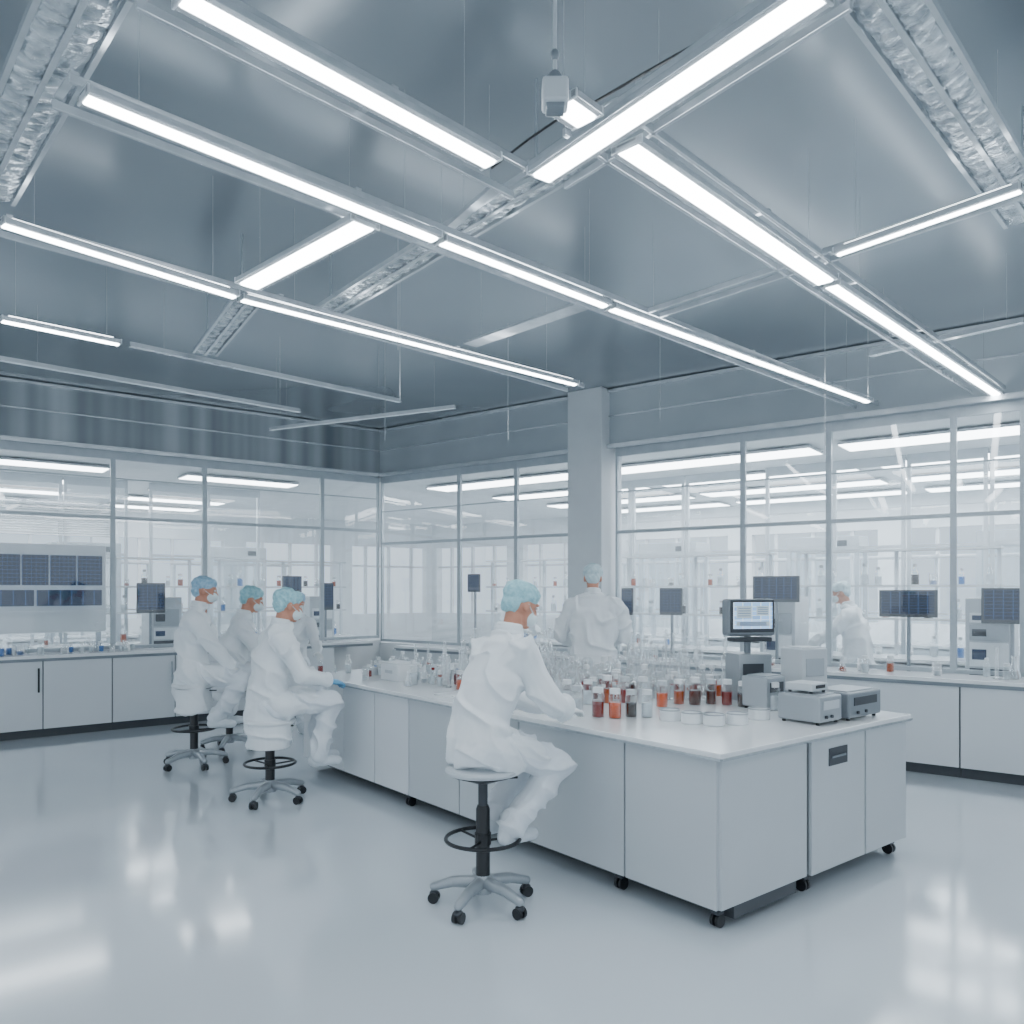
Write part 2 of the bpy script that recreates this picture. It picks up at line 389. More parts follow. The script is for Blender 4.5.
q = MB(); q.cyl((0, 0, .04), (0, 0, .075), .035, .014, 16); q.build('collar', M['grey'], t)
q = MB(); q.cyl((0, 0, .07), (0, 0, ZC-t.location.z), .007, seg=10); q.build('rod', M['lgrey'], t)
q = MB(); q.ell((0, 0, .13), (.014, .014, .02)); q.build('joint', M['grey'], t)
q = MB()
for pts in ([P(492, 168, 3.64), P(528, 140, 3.68), P(560, 118, 3.64), P(590, 105, 3.66)], [P(590, 105, 3.66), P(650, 70, 3.64), P(740, 20, 3.66), P(775, -6, 3.66)]):
    for a, b in zip(pts, pts[1:]): q.cap(a, b, .006, seg=8)
tag(q.build('power_cable', M['black']), 'thin black cable sagging beside the central light junction', 'cable')
for x, y1, d, in ((400, 400, 6.4), (825, 455, 6.3), (868, 400, 6.8), (508, 440, 7.5), (398, 350, 5.5), (660, 420, 7.8), (280, 420, 7.9), (385, 440, 8.0)):
    p = PD(x, y1, d); q = MB(); q.cyl((0, 0, 0), (0, 0, ZC-p.z), .0025, seg=6)
    tag(q.build('hanging_cable', M['alu'], loc=p), 'hair-thin cable hanging straight down from the ceiling', 'cable', 'thin cables hanging from the ceiling')

for k, off in enumerate((1.0, 2.7, 4.4, 6.0)):
    for j in range(4):
        a = PG+nr*off+r*(-4.2+j*3.2)+V(0, 0, ZB-.06)
        light_bar(a, a+r*2.9, .50, 'ceiling light panel in the room behind the right glass wall', 'ceiling lights behind the right glass', 'lightb', False, name='ceiling_light')
    for j in range(3):
        a = QG+nl*off+l*(-3.0+j*2.7)+V(0, 0, ZB-.06)
        light_bar(a, a+l*1.7, .42, 'ceiling light panel in the room behind the left glass wall', 'ceiling lights behind the left glass', 'lightb', False, name='ceiling_light')

# ---------------------------------------------------------------- casters, cabinets, worktops
def caster(parent, x, y, z=.11, rr=.035):
    q = MB(); q.cyl((x, y, z), (x, y, z-.03), .018, seg=10); q.box((x, y+.01, z-.035), (.05, .05, .02), bev=.005)
    c = q.build('caster', M['dark'], parent)
    w = MB()
    for sx in (-1, 1): w.cyl((x+sx*.008, y+.012, rr), (x+sx*.024, y+.012, rr), rr, seg=16)
    w.build('wheel', M['black'], c, True)
def cabinet(loc, rz, W, D, z0, z1, doors, label, group=None, m='cab', handles=(), casters=(), plinth=False, vent=None):
    t = thing('lab_cabinet', label, 'cabinet', loc, rz, group)
    q = MB(); q.box((W/2, D/2+.012, (z0+z1)/2), (W-.004, D-.024, z1-z0)); q.build('body', M['cabd' if plinth else m], t)
    x = 0
    if z0 < .2 and not plinth:
        q = MB(); q.box((W/2, D/2+.02, z0-.035), (W-.004, D-.22, .07)); q.build('base_frame', M['cabd'], t)  # dark block standing in for the shadow in the gap under the cabinet
    if plinth:
        q = MB(); q.box((W/2, D/2+.03, z0/2), (W-.004, D-.06, z0)); q.build('plinth', M['cabd'], t)
    for i, wd in enumerate(doors):
        zt = z1-.006
        q = MB(); q.box((x+wd/2, 0, (z0+zt)/2), (wd-.012, .022, zt-z0-.004), bev=.003); do = q.build('door', M[m], t)
        if i < len(handles) and handles[i]:
            k, hm = handles[i]
            hx = x+wd-.045 if k == 'r' else x+.045
            hq = MB(); hq.box((hx, -.028, zt-.24), (.020, .014, .28), bev=.004)
            for zz in (-.11, .11): hq.box((hx, -.018, zt-.24+zz), (.012, .02, .014))
            hq.build('handle', M[hm], do)
        if vent == i:
            hq = MB(); hq.box((x+wd*.47, -.014, z1-.12), (.2, .008, .1), bev=.002)
            vo = hq.build('vent', M['dark'], do)
            hq = MB(); hq.box((x+wd*.47, -.020, z1-.12), (.15, .006, .012)); hq.build('vent_bar', M['grey'], vo)
        x += wd
    for cx, cy in casters: caster(t, cx, cy)
    return t
RZF = -A51; RZE = math.radians(39)
fe = [0, .62, 1.54, 2.2, 2.875, 3.95, 4.78]
flab = ['corner island cabinet with plain panels on both visible faces', 'wide island cabinet just right of the nearest seated worker', 'island cabinet hidden behind the nearest stool',
        'island cabinet left of the nearest seated worker', 'island cabinet with a pair of narrow doors', 'last island cabinet at the far left end']
for i in range(6):
    a, b = fe[i], fe[i+1]; W = b-a
    cabinet(B(0, b), RZF, W, .785, .11, .868, [W] if i != 4 else [W/2, W/2], flab[i], 'island cabinets', 'cab' if i < 4 else 'cabw',
            casters=[(W-.06, .06)] if i == 0 else ([(W-.1, .06)] if i in (1, 4) else []))
q = MB(); q.box((.39, -.002, .489), (.775, .02, .752), bev=.003)
ep = q.build('end_panel', M['cab'])
corner = [o for o in bpy.data.objects if o.name == 'lab_cabinet'][0]
ep.parent = corner; ep.matrix_parent_inverse = Matrix()
ep.matrix_basis = (Matrix.Translation(corner.location) @ Matrix.Rotation(RZF, 4, 'Z')).inverted() @ (Matrix.Translation(B(.005, 0)) @ Matrix.Rotation(RZE, 4, 'Z'))
cabinet(B(.80, -.015), RZE, .60, .70, .11, .868, [.60], 'island end cabinet with a black vent near its top', 'island cabinets', 'cab', casters=[(.05, .06)], vent=0)
cabinet(B(1.405, -.015), RZE, .525, .70, .11, .868, [.525], 'rightmost island cabinet at the worktop end, plain door', 'island cabinets', 'cab', casters=[(.46, .06)])
t0 = .70
for i in range(4):
    W = 1.015; cabinet(B(1.93, t0+i*W), RZF+PI, W, 1.12, .11, .868, [W/2, W/2], 'island cabinet on the far side facing away', 'far side island cabinets', 'cab', casters=[(.1, .06)])
q = MB(); q.box((.965, 2.39, .885), (2.0, 4.86, .03), bev=.006)
wt = thing('worktop', 'long white worktop of the central island under all the glassware', 'worktop', CN, 0)
w1 = q.build('top_slab', M['top'], wt); w1.rotation_euler.z = RZE
q = MB()
for c, s in (((.965, -.045, .869), (2.0, .012, .012)), ((-.04, 2.39, .869), (.012, 4.86, .012))): q.box(c, s)
w2 = q.build('edge_trim', M['steel'], wt); w2.rotation_euler.z = RZE
for i in range(7):
    s0 = .42+.728*(2*i-5)
    W = 1.456
    if s0+W > 5.2: continue
    cabinet(QF+l*s0, RZL, W, .5, .1, .91, [W/2, W/2], 'white wall cabinet with %s below the left glass' % (['hidden doors off the left edge', 'doors off the left edge', 'two doors and a black handle', 'two doors beside the leftmost worker', 'two doors behind the seated workers', 'two doors near the corner', 'doors at the corner'][i]),
            'cabinets under the left glass wall', 'cabw', handles=[('r', 'black')] if i != 3 else [('r', 'steel')], plinth=True)
for i in range(8):
    s1 = .487+1.45*(i-2); s2 = s1+1.45
    if s2 > 8.0: s2 = 7.6
    W = s2-s1
    if W < .3: continue
    cabinet(PF+r*s2, RZR, W, .5, .1, .86, [W/2, W/2] if i > 3 else [W], 'white wall cabinet %s below the right glass' % (['far off the right edge', 'cut by the right edge', 'with a plain panel at the right edge', 'just right of the island end', 'hidden behind the island instruments', 'behind the island middle', 'behind the standing worker', 'near the far corner'][i]),
            'cabinets under the right glass wall', 'cabw', plinth=True)
for base, d, s0, s1, rz, z, lab in ((QF, l, -3.3, 4.66, RZL, .93, 'pale worktop running under the left glass wall'), (PF, r, 7.64, -2.5, RZR, .88, 'pale worktop running under the right glass wall')):
    L = abs(s1-s0); q = MB(); q.box((L/2, .235, 0), (L, .53, .035), bev=.004)
    tt = thing('worktop', lab, 'worktop', base+d*s0+V(0, 0, z), rz)
    q.build('top_slab', M['top'], tt)
    q = MB(); q.box((L/2, -.022, -.025), (L, .012, .05)); q.build('edge_trim', M['grey'], tt)

# ---------------------------------------------------------------- stools
def stool(loc, s, label, rz=0, seatm='lgrey', basem='grey', R=.27, ring=.36):
    t = thing('lab_stool', label, 'stool', loc, rz, 'lab stools')
    q = MB(); q.lathe([(0, s-.045), (.16, s-.045), (.198, s-.035), (.205, s-.02), (.20, s-.006), (.18, s), (0, s+.002)], seg=32); q.build('seat', M[seatm], t, True)
    q = MB(); q.lathe([(0, s-.085), (.06, s-.085), (.13, s-.06), (.175, s-.046), (0, s-.046)], seg=24); q.build('seat_plate', M['dark'], t, True)
    q = MB(); q.cyl((.03, 0, s-.075), (.16, .04, s-.08), .006, seg=8); q.box((.175, .044, s-.08), (.05, .02, .01)); q.build('lever', M['black'], t)
    q = MB(); q.lathe([(0, .1), (.038, .1), (.038, .52), (.030, .54), (0, .54)], seg=16); q.build('post', M['black'], t, True)
    q = MB(); q.cyl((0, 0, .52), (0, 0, s-.08), .026, seg=14); q.build('gas_lift', M['dark'], t, True)
    q = MB(); q.tor((0, 0, ring), .2, .011); fr = q.build('foot_ring', M['black'], t, True)
    q = MB(); q.cyl((0, 0, ring-.03), (0, 0, ring+.03), .045, seg=16)
    for k in range(3):
        a = 2*PI*k/3; q.cyl((.03*math.cos(a), .03*math.sin(a), ring-.012), (.195*math.cos(a), .195*math.sin(a), ring), .007, seg=8)
    q.build('ring_spokes', M['black'], fr)
    q = MB(); q.lathe([(0, .07), (.05, .07), (.055, .12), (.036, .17), (0, .17)], seg=20); q.build('hub', M[basem], t, True)
    for k in range(5):
        a = 2*PI*k/5+.3; c, sn = math.cos(a), math.sin(a)
        q = MB(); q.cap((.04*c, .04*sn, .125), (R*.6*c, R*.6*sn, .12), .036, .030); q.cap((R*.6*c, R*.6*sn, .12), (R*c, R*sn, .088), .030, .024); lg = q.build('leg', M[basem], t, True)
        cq = MB(); cq.cyl((R*c, R*sn, .085), (R*c, R*sn, .045), .01, seg=8); cq.ell((R*c, R*sn, .05), (.026, .026, .02), sub=2); cq.build('caster', M['dark'], lg, True)
        wq = MB(); px, py = -sn, c
        for sg in (-1, 1): wq.cyl((R*c+px*.008*sg, R*sn+py*.008*sg, .030), (R*c+px*.026*sg, R*sn+py*.026*sg, .030), .030, seg=14)
        wq.build('caster_wheel', M['black'], lg, True)
    return t
S1 = V(-.157, 4.32, 0)
stool(S1, .75, 'grey-topped stool with black foot ring, nearest to the camera', .2, 'lgrey', 'mgrey')
S3 = V(-1.96, 6.48, 0); stool(S3, .66, 'stool under the worker with the blue gloves, with pale base', .5, 'wplast', 'mgrey', .29, ring=.3)
S5 = V(-3.08, 7.75, 0); stool(S5, .80, 'leftmost stool with black post and pale base', .1, 'wplast', 'mgrey', .29)
S4 = V(-3.02, 8.55, 0); stool(S4, .66, 'stool under the second worker from the left', .7, 'wplast', 'mgrey', ring=.3)

# ---------------------------------------------------------------- people
def ik(a, b, l1, l2, pole):
    d = b-a; L = min(d.length, l1+l2-.002); d.normalize()
    a1 = (l1*l1-l2*l2+L*L)/(2*L); h = math.sqrt(max(0, l1*l1-a1*a1))
    p = (pole-d*pole.dot(d)).normalized()
    return a+d*a1+p*h, a+d*L
def hand(mb, w, d, n, side, e=0, curl=1.0):
    d = d.normalized(); side = (side-d*side.dot(d)).normalized(); n = (n-d*n.dot(d)-side*n.dot(side)).normalized()
    R = Matrix((side, d, n)).transposed().to_4x4()
    mb.ell(w+d*.05, (.04+e, .055+e, .016+e), rot=R, sub=2)
    mb.ell(w+d*.07, (.041+e, .03+e, .014+e), rot=R, sub=2)
    for i, (of, ln) in enumerate(zip((.031, .011, -.010, -.030), (.070, .079, .073, .056))):
        p = w+d*.088+side*of; ang = .15*curl; dd = d*1+side*(of*1.5)
        for k, fr in enumerate((.45, .30, .25)):
            q = (dd*math.cos(ang)+n*math.sin(ang)).normalized()
            p2 = p+q*ln*fr; mb.cap(p, p2, .0092+e-.0008*k, .0086+e-.0008*k, seg=8); p = p2; ang += .42*curl
    p = w+d*.02+side*.028; q = (d*.65+side*.65+n*.25).normalized(); p2 = p+q*.045; mb.cap(p, p2, .0135+e, .0105+e, seg=8)
    q = (d*.93+side*.2+n*.3).normalized(); mb.cap(p2, p2+q*.032, .0105+e, .0085+e, seg=8)
def person(loc, theta, label, seated=True, s=.75, k=1.0, foot=.36, lean=.12, wr=None, wl_=None, yaw=0, pitch=-.25, capm='cap', glovem='glove', vox=.0075, hang=0, group='lab workers in white coats', broad=1.0, maskon=True, coatlen=.5, pole=(.7, -.35, -.8), capk=1.0, slim=1.0, footy=.20):
    """local frame: +Y forward, +X to the person's right, metres before scale k"""
    t = thing('person', label, 'person', loc, -theta, group); t.scale = (k, k, k)
    s = s/k; foot = foot/k
    if seated:
        pel = V(0, 0, s+.10); sh = V(0, lean+.02, s+.60); ch = V(0, lean*.75-.01, s+.44); wa = V(0, lean*.2-.01, s+.24)
    else:
        pel = V(0, 0, .93); sh = V(0, lean*.6, 1.44); ch = V(0, lean*.4, 1.27); wa = V(0, lean*.1, 1.08)
    nb = sh+V(0, .03+lean*.1, .07); hc = nb+V(0, .045+lean*.25, .155)
    sx = .175*broad*slim
    S = [sh+V(sg*sx, 0, -.02) for sg in (1, -1)]
    tgt = [wr, wl_]; E = []; Wp = []
    for i, sg in enumerate((1, -1)):
        w = V(*tgt[i]) if tgt[i] else V(sg*.16, lean+.40, pel.z+.10)
        e, w2 = ik(S[i], w, .29, .265, V(sg*pole[0], pole[1], pole[2])); E.append(e); Wp.append(w2)
    Hp = [pel+V(sg*.09, 0, -.01) for sg in (1, -1)]; K = []; A = []
    for i, sg in enumerate((1, -1)):
        if seated:
            a = V(sg*.10, footy+.06*i, foot+.085); kn, a2 = ik(Hp[i], a, .43, .42, V(sg*.15, 1, .4))
        else:
            a = V(sg*.11, .02-.06*i, .085); kn, a2 = ik(Hp[i], a, .43, .43, V(0, 1, 0))
        K.append(kn); A.append(a2)
    HM = Matrix.Translation(hc) @ Matrix.Rotation(yaw, 4, 'Z') @ Matrix.Rotation(pitch, 4, 'X')
    def hd(p): return HM @ V(*p)
    b = MB()
    b.ell((0, -.012, .022), (.074, .094, .098), mtx=HM); b.ell((0, .028, -.04), (.058, .062, .072), mtx=HM); b.ell((0, .062, -.092), (.025, .024, .02), mtx=HM, sub=2)
    b.cap(hd((0, .088, .012)), hd((0, .106, -.026)), .008, .013, seg=8); b.ell((0, .082, .032), (.052, .014, .01), mtx=HM, sub=2)
    for sg in (1, -1):
        b.ell((sg*.076, -.008, -.006), (.010, .02, .032), mtx=HM, sub=2); b.ell((sg*.034, .066, -.028), (.022, .02, .02), mtx=HM, sub=2); b.ell((sg*.009, .102, -.03), (.008, .009, .007), mtx=HM, sub=2)
    b.ell((0, .087, -.055), (.022, .012, .006), mtx=HM, sub=2); b.ell((0, .086, -.066), (.019, .012, .007), mtx=HM, sub=2)
    b.cap(hd((0, -.025, -.05)), nb-V(0, 0, .03), .052, .06)
    b.loft([(pel-V(0, 0, .09), .12, .09), (pel, .16*slim, .115), (wa, .135*slim, .10), (ch, .155*slim, .11), (sh-V(0, 0, .02), .15*slim, .085), (nb, .06, .055)])
    HD = []
    for i, sg in enumerate((1, -1)):
        b.cap(sh+V(sg*.08, 0, -.02), S[i], .06, .055); b.cap(S[i], E[i], .050, .040); b.cap(E[i], Wp[i], .040, .026)
        dd = (Wp[i]-E[i]).normalized(); d2 = V(dd.x*.6, dd.y, dd.z*.4) if not (abs(dd.y) < .3) else dd
        HD.append((dd, d2)); hand(b, Wp[i], d2, V(0, 0, -1), V(-sg, .1, .2))
        b.cap(Hp[i], K[i], .080, .055); b.cap(K[i], A[i], .055, .036)
        b.cap(A[i]+V(0, -.035, -.045), A[i]+V(sg*.01, .12, -.055), .032, .028)
    link('body', remesh(b, 'body', vox*.8, 2), M['skin'], t)
    for sg in (1, -1):
        q = MB(); q.ell((sg*.029, .083, .012), (.0125, .009, .008), mtx=HM, sub=2); q.build('eye', M['wplast'], t, True)
        q = MB(); q.ell((sg*.029, .0905, .012), (.0055, .003, .0058), mtx=HM, sub=2); q.build('pupil', M['black'], t, True)
    c = MB(); bz = broad*slim; ys = slim
    c.loft([(pel-V(0, .0, .085), .176*bz, .148*ys), (pel+V(0, -.01, .05), .182*bz, .150*ys), (wa+V(0, -.01, 0), .165*bz, .138*ys), (ch+V(0, -.01, 0), .182*bz, .145*ys), (sh-V(0, 0, .03), .165*bz, .115*ys), (sh+V(0, -.005, .04), .12*bz, .085*ys), (nb+V(0, -.005, .012), .075, .07)])
    for i, sg in enumerate((1, -1)):
        c.cap(sh+V(sg*.05, 0, -.03), S[i], .074*ys, .071*ys); c.cap(S[i], E[i], .077*ys, .068*ys); c.cap(E[i], Wp[i]-(Wp[i]-E[i])*.08, .068*ys, .044)
        c.cap(S[i], S[i].lerp(ch, .5), .075*ys, .095*ys)
        if seated: c.cap(Hp[i]+V(0, -.02, .01), Hp[i].lerp(K[i], .60)+V(0, 0, .01), .110*ys, .096*ys)
    if seated:
        if hang: c.loft([(pel+V(0, .0, -.09-hang), .175*ys, .16*ys), (pel+V(0, -.01, -.05-hang*.5), .18*ys, .16*ys), (pel+V(0, -.01, .03), .178*ys, .152*ys)])
    else:
        c.loft([(V(0, 0, coatlen), .225*bz, .19), (V(0, 0, .75), .21*bz, .18), (pel, .195*bz, .165)])
    link('coat', remesh(c, 'coat', vox, 2, .022, 5.5, .027, 5.4), M['coat'], t)
    cl = MB()
    for lay, (rx, hz) in enumerate(((.070, .010), (.064, .034), (.060, .052))):
        for i in range(14):
            a0, a1 = 2*PI*i/14, 2*PI*(i+1)/14
            cl.cap(nb+V(rx*math.cos(a0), rx*.95*math.sin(a0)-.004, hz-.010*math.sin(a0)), nb+V(rx*math.cos(a1), rx*.95*math.sin(a1)-.004, hz-.010*math.sin(a1)), .014, seg=8)
    link('collar', remesh(cl, 'collar', .006, 2), M['coat'], t)
    c = MB()
    c.ell(pel-V(0, 0, .0), (.16*ys, .125*ys, .10))
    for i, sg in enumerate((1, -1)):
        c.cap(Hp[i], K[i], .096*ys, .080*ys); c.cap(K[i], A[i]+V(0, 0, .02), .078*ys, .068)
    link('trousers', remesh(c, 'trousers', vox, 2, .018, 7, .024, 6), M['trous'], t)
    for i, sg in enumerate((1, -1)):
        c = MB(); c.cap(A[i]+V(0, -.04, -.042), A[i]+V(sg*.01, .135, -.05), .044, .036); c.cap(A[i]+V(0, -.02, -.02), A[i]+V(0, .0, .05), .055, .062)
        link('shoe_cover', remesh(c, 'shoe', .009, 2, .004, 25), M['shoe'], t)
        dd, d2 = HD[i]; c = MB()
        hand(c, Wp[i], d2, V(0, 0, -1), V(-sg, .1, .2), e=.0022); c.cap(Wp[i]-dd*.03, Wp[i]+dd*.02, .033, .028)
        link('glove', remesh(c, 'glove', min(.0055, vox*.75), 1), M[glovem], t)
    c = MB(); q_ = capk
    c.ell((0, -.024, .056), (.085*q_, .103*q_, .078), mtx=HM); c.ell((0, -.062, .008), (.072, .054, .072), mtx=HM)
    c.ell((0, .0, .074), (.077*q_, .092*q_, .054), mtx=HM)
    link('hairnet', remesh(c, 'hairnet', .006, 2, .007, 22, .006, 14), M[capm], t)
    if maskon:
        c = MB(); c.ell((0, .052, -.048), (.062, .062, .052), mtx=HM); c.ell((0, .095, -.045), (.028, .024, .035), mtx=HM, sub=2)
        mo = link('face_mask', remesh(c, 'mask', .005, 3), M['mask'], t)
        for sg in (1, -1):
            q = MB(); q.cap(hd((sg*.056, .06, -.03)), hd((sg*.082, -.005, .01)), .0025, seg=6); q.build('ear_loop', M['mask'], mo)
    return t
person(S1-u*.01, A51, 'seated worker nearest the camera, white coat, teal hairnet, hands raised at the worktop', True, .76, 1.03, .33, .13, (.12, .50, .99), (-.12, .52, .97), yaw=-.15, pitch=-.35, vox=.0065, slim=.97, footy=.12)
person(V(.80, 7.93, 0), math.radians(6), 'broad standing worker seen from behind, white hairnet, behind the island', False, k=1.09, broad=1.16, lean=.05, capm='capw', vox=.009, wr=(.16, .30, 1.06), wl_=(-.16, .30, 1.06), pole=(.7, -.4, -.7), capk=1.05)
person(S3, math.radians(58), 'seated worker with blue gloves and teal hairnet, third from the left', True, .66, 1.10, .25, .03, (.12, .40, .86), (-.12, .45, .84), pitch=-.2, glovem='gloveb', vox=.0075, hang=.22, slim=.92, footy=.34)
person(S4, math.radians(70), 'second worker from the left, seated, teal hairnet, at the island end', True, .66, 1.13, .31, .08, pitch=-.25, vox=.009, hang=.1, slim=.95)
person(S5, math.radians(75), 'leftmost worker, perched upright on a stool, blue hairnet, long white coat', True, .80, 1.08, .37, .0, (.12, .36, .84), (-.12, .34, .82), pitch=-.15, capm='capb', vox=.009, hang=.26, slim=.90)
person(V(-2.56, 9.4, 0), math.radians(150), 'worker with blue hairnet mostly hidden behind the third worker', False, k=.93, capm='capb', vox=.012, broad=.9)
person(PG+nr*.82+r*6.75, math.radians(60), 'distant worker behind the glass beside the column', False, k=1.0, capm='cap', vox=.014, group='workers behind the glass')
person(PG+nr*.85+r*1.7, math.radians(300), 'distant worker in white behind the right glass wall', False, k=1.0, capm='capw', vox=.014, group='workers behind the glass')

# ---------------------------------------------------------------- glassware
VM = {}
def vm(key, fn):
    if key not in VM: VM[key] = fn()
    return VM[key]
def shell(prof, seg=18):
    q = MB(); q.lathe([(0, prof[0][1])]+prof, seg=seg); return q.mesh('glass', True)
KINDS = dict(
  jar=dict(r=.027, h=.125, glass=[(.026, 0), (.028, .004), (.028, .10), (.022, .112)], liq=(.0268, .003, .070), lid=(.024, .108, .132), nm='sample_jar', cat='jar'),
  vial=dict(r=.014, h=.085, glass=[(.013, 0), (.0135, .003), (.0135, .065), (.010, .072)], liq=(.0128, .003, .050), lid=(.012, .07, .088), nm='vial', cat='vial'),
  flask=dict(r=.042, h=.15, glass=[(.038, 0), (.042, .006), (.040, .02), (.016, .105), (.015, .14), (.019, .15)], liq=None, lid=None, nm='conical_flask', cat='flask'),
  round=dict(r=.038, h=.17, glass=[(.018, 0), (.031, .010), (.038, .035), (.031, .06), (.012, .08), (.011, .16), (.015, .168)], liq=None, lid=None, nm='round_flask', cat='flask'),
  beaker=dict(r=.034, h=.09, glass=[(.031, 0), (.033, .004), (.033, .085), (.036, .092)], liq=(.031, .003, .035), lid=None, nm='beaker', cat='beaker'),
  bottle=dict(r=.033, h=.19, glass=[(.031, 0), (.034, .005), (.034, .12), (.015, .15), (.014, .165)], liq=(.0325, .003, .09), lid=(.018, .16, .188), nm='reagent_bottle', cat='bottle'),
  cylinder=dict(r=.02, h=.26, glass=[(.030, 0), (.030, .006), (.014, .014), (.014, .24), (.018, .252)], liq=None, lid=None, nm='measuring_cylinder', cat='cylinder'),
  column=dict(r=.03, h=.34, glass=[(.030, 0), (.034, .02), (.030, .05), (.012, .08), (.012, .12), (.024, .16), (.024, .22), (.010, .25), (.010, .32), (.014, .335)], liq=None, lid=None, nm='glass_condenser', cat='condenser'),
)
placed = []
def vessel(kind, col, loc, label, group, sc=1.0, lid='wplast', force=False):
    K = KINDS[kind]
    rr = K['r']*sc
    if not force:
        for (x, y, r2) in placed:
            if (x-loc.x)**2+(y-loc.y)**2 < (rr+r2+.004)**2: return None
    placed.append((loc.x, loc.y, rr))
    t = thing(K['nm'], label, K['cat'], loc, random.random()*6, group); t.scale = (sc, sc, sc)
    link('glass', vm(kind, lambda: shell(K['glass'])), M['jarglass' if K['lid'] else 'vessel'], t)
    lq = K['liq']
    if kind == 'flask' and col: lq = 'f'
    if lq and col:
        def mk():
            q = MB()
            if lq == 'f': q.lathe([(0, .003), (.037, .004), (.040, .008), (.038, .02), (.029, .05), (0, .05)], seg=16)
            else: q.lathe([(0, lq[1]), (lq[0], lq[1]), (lq[0], lq[2]), (0, lq[2])], seg=16)
            me = q.mesh('liquid', True); me.materials.append(liquid(col)); return me
        link('liquid', vm(kind+'_'+col, mk), None, t)
    if K['lid']:
        a, z0, z1 = K['lid']
        def mk2():
            q = MB(); q.lathe([(0, z0), (a, z0), (a, z1-.003), (a-.003, z1), (0, z1)], seg=16); me = q.mesh('cap', True); me.materials.append(M[lid] if lid in M else liquid(lid)); return me
        link('cap', vm(kind+'_lid_'+lid, mk2), None, t)
    return t
TOP = .9
def W(x, y): return P(x, y, TOP)
cw = {'amber': 'amber', 'red': 'dark red', 'orange': 'bright orange', 'brown': 'brown', 'dark': 'nearly black', 'clear': 'clear', 'yellow': 'yellowish', 'pale': 'pale', 'pink': 'pinkish'}
def reserve(s, t, rr): p = B(s, t); placed.append((p.x, p.y, rr))
for a in ((1.72, 1.05, .2), (1.80, .62, .2), (1.45, .35, .22), (1.2, .35, .2), (1.7, .25, .28), (1.2, .12, .12), (.22, 1.75, .14), (.22, 2.0, .12), (.5, 3.9, .22), (1.45, .7, .18)): reserve(*a)
front = [(577, 713, 'clear'), (598, 717, 'red'), (615, 718, 'orange'), (631, 717, 'dark'), (647, 717, 'clear'), (588, 704, 'clear'), (662, 707, 'orange'), (679, 704, 'amber'),
         (643, 703, 'clear'), (625, 703, 'red'), (607, 703, 'amber'), (695, 705, 'brown'), (711, 704, 'brown'), (727, 705, 'red'), (743, 707, 'dark'), (759, 706, 'clear'), (774, 710, 'clear'), (567, 704, 'clear')]
ords = ['first', 'second', 'third', 'fourth', 'fifth', 'sixth', 'seventh', 'eighth', 'ninth', 'tenth', 'eleventh', 'twelfth', 'thirteenth', 'fourteenth', 'fifteenth', 'sixteenth', 'seventeenth', 'eighteenth']
for i, (x, y, c) in enumerate(front):
    vessel('jar', c, W(x, y), '%s sample jar, %s from the left along the island front' % (cw[c], ords[sorted(range(len(front)), key=lambda j: front[j][0]).index(i)]),
           'sample jars at the front of the island', random.uniform(1.3, 1.5), 'wplast' if i % 3 else 'lgrey', True)
second = ['clear', 'red', 'clear', 'orange', 'brown', 'clear', 'clear', 'red', 'amber', 'pale', 'orange', 'clear', 'clear', 'brown']
for i, c in enumerate(second):
    x = 572+i*14.5; y = 695 + (i % 3)*1.0
    vessel('bottle' if i % 4 == 1 else 'jar', c, W(x, y), '%s capped bottle in the rank behind the front jars, %s from the left' % (cw[c], ords[i]), 'second rank of bottles on the island', random.uniform(1.2, 1.4), 'wplast' if i % 2 else 'lgrey', False)
for i, (x, y) in enumerate(((670, 720), (692, 723), (714, 725), (737, 724), (759, 719))):
    p = W(x, y); tt = thing('sample_tub', ['leftmost', 'second', 'middle', 'fourth', 'rightmost'][i]+' of the five low white round tubs on the island front', 'tub', p, 0, 'white tubs on the island')
    rr = .064; placed.append((p.x, p.y, rr))
    q = MB(); q.lathe([(0, 0), (rr*.92, 0), (rr, .006), (rr, .065), (rr*.93, .065), (rr*.93, .035), (0, .035)], seg=28); q.build('tub_body', M['wplast'], tt, True)
    q = MB(); q.tor((0, 0, .065), rr*.97, .004); q.build('rim', M['mgrey'], tt, True)
n = 0
for tries in range(7000):
    s, tt = random.uniform(.42, 1.88), random.uniform(.45, 3.2)
    pp = B(s, tt)
    if pp.y < 5.82: continue
    far = pp.y > 6.15
    kind = random.choices(['flask', 'round', 'beaker', 'bottle', 'cylinder', 'vial', 'jar', 'column'], [5, 5, 1, 2, 4, 2, 2, 6] if far else [4, 3, 2, 2, 1, 4, 5, 2])[0]
    c = random.choices(['clear', 'pale', 'amber', 'orange', 'brown', 'red', 'yellow', 'pink'], [6, 6, 1, 2, 2, 3, 0, 1])[0]
    if kind in ('round', 'column'): c = None
    if kind == 'flask' and random.random() < .6: c = None
    if 560 < 512+pp.x/pp.y*F < 625 and kind in ('column', 'cylinder'): kind = 'flask'; c = c or 'pale'
    o = vessel(kind, c, B(s, tt, TOP), {'flask': 'clear conical flask in the dense glassware crowd on the island', 'round': 'clear round flask with tall neck in the dense glassware crowd on the island', 'beaker': 'small clear beaker in the dense glassware crowd on the island',
        'bottle': 'capped bottle in the dense glassware crowd on the island', 'cylinder': 'tall thin measuring cylinder in the dense glassware crowd on the island', 'vial': 'tiny capped vial in the dense glassware crowd on the island', 'jar': 'capped sample jar in the dense glassware crowd on the island', 'column': 'tall bulbed glass condenser in the dense glassware crowd on the island'}[kind],
        'crowd of %ss on the island' % KINDS[kind]['nm'].replace('_', ' '), random.uniform(1.05, 1.5))
    if o: n += 1
    if n >= 210: break
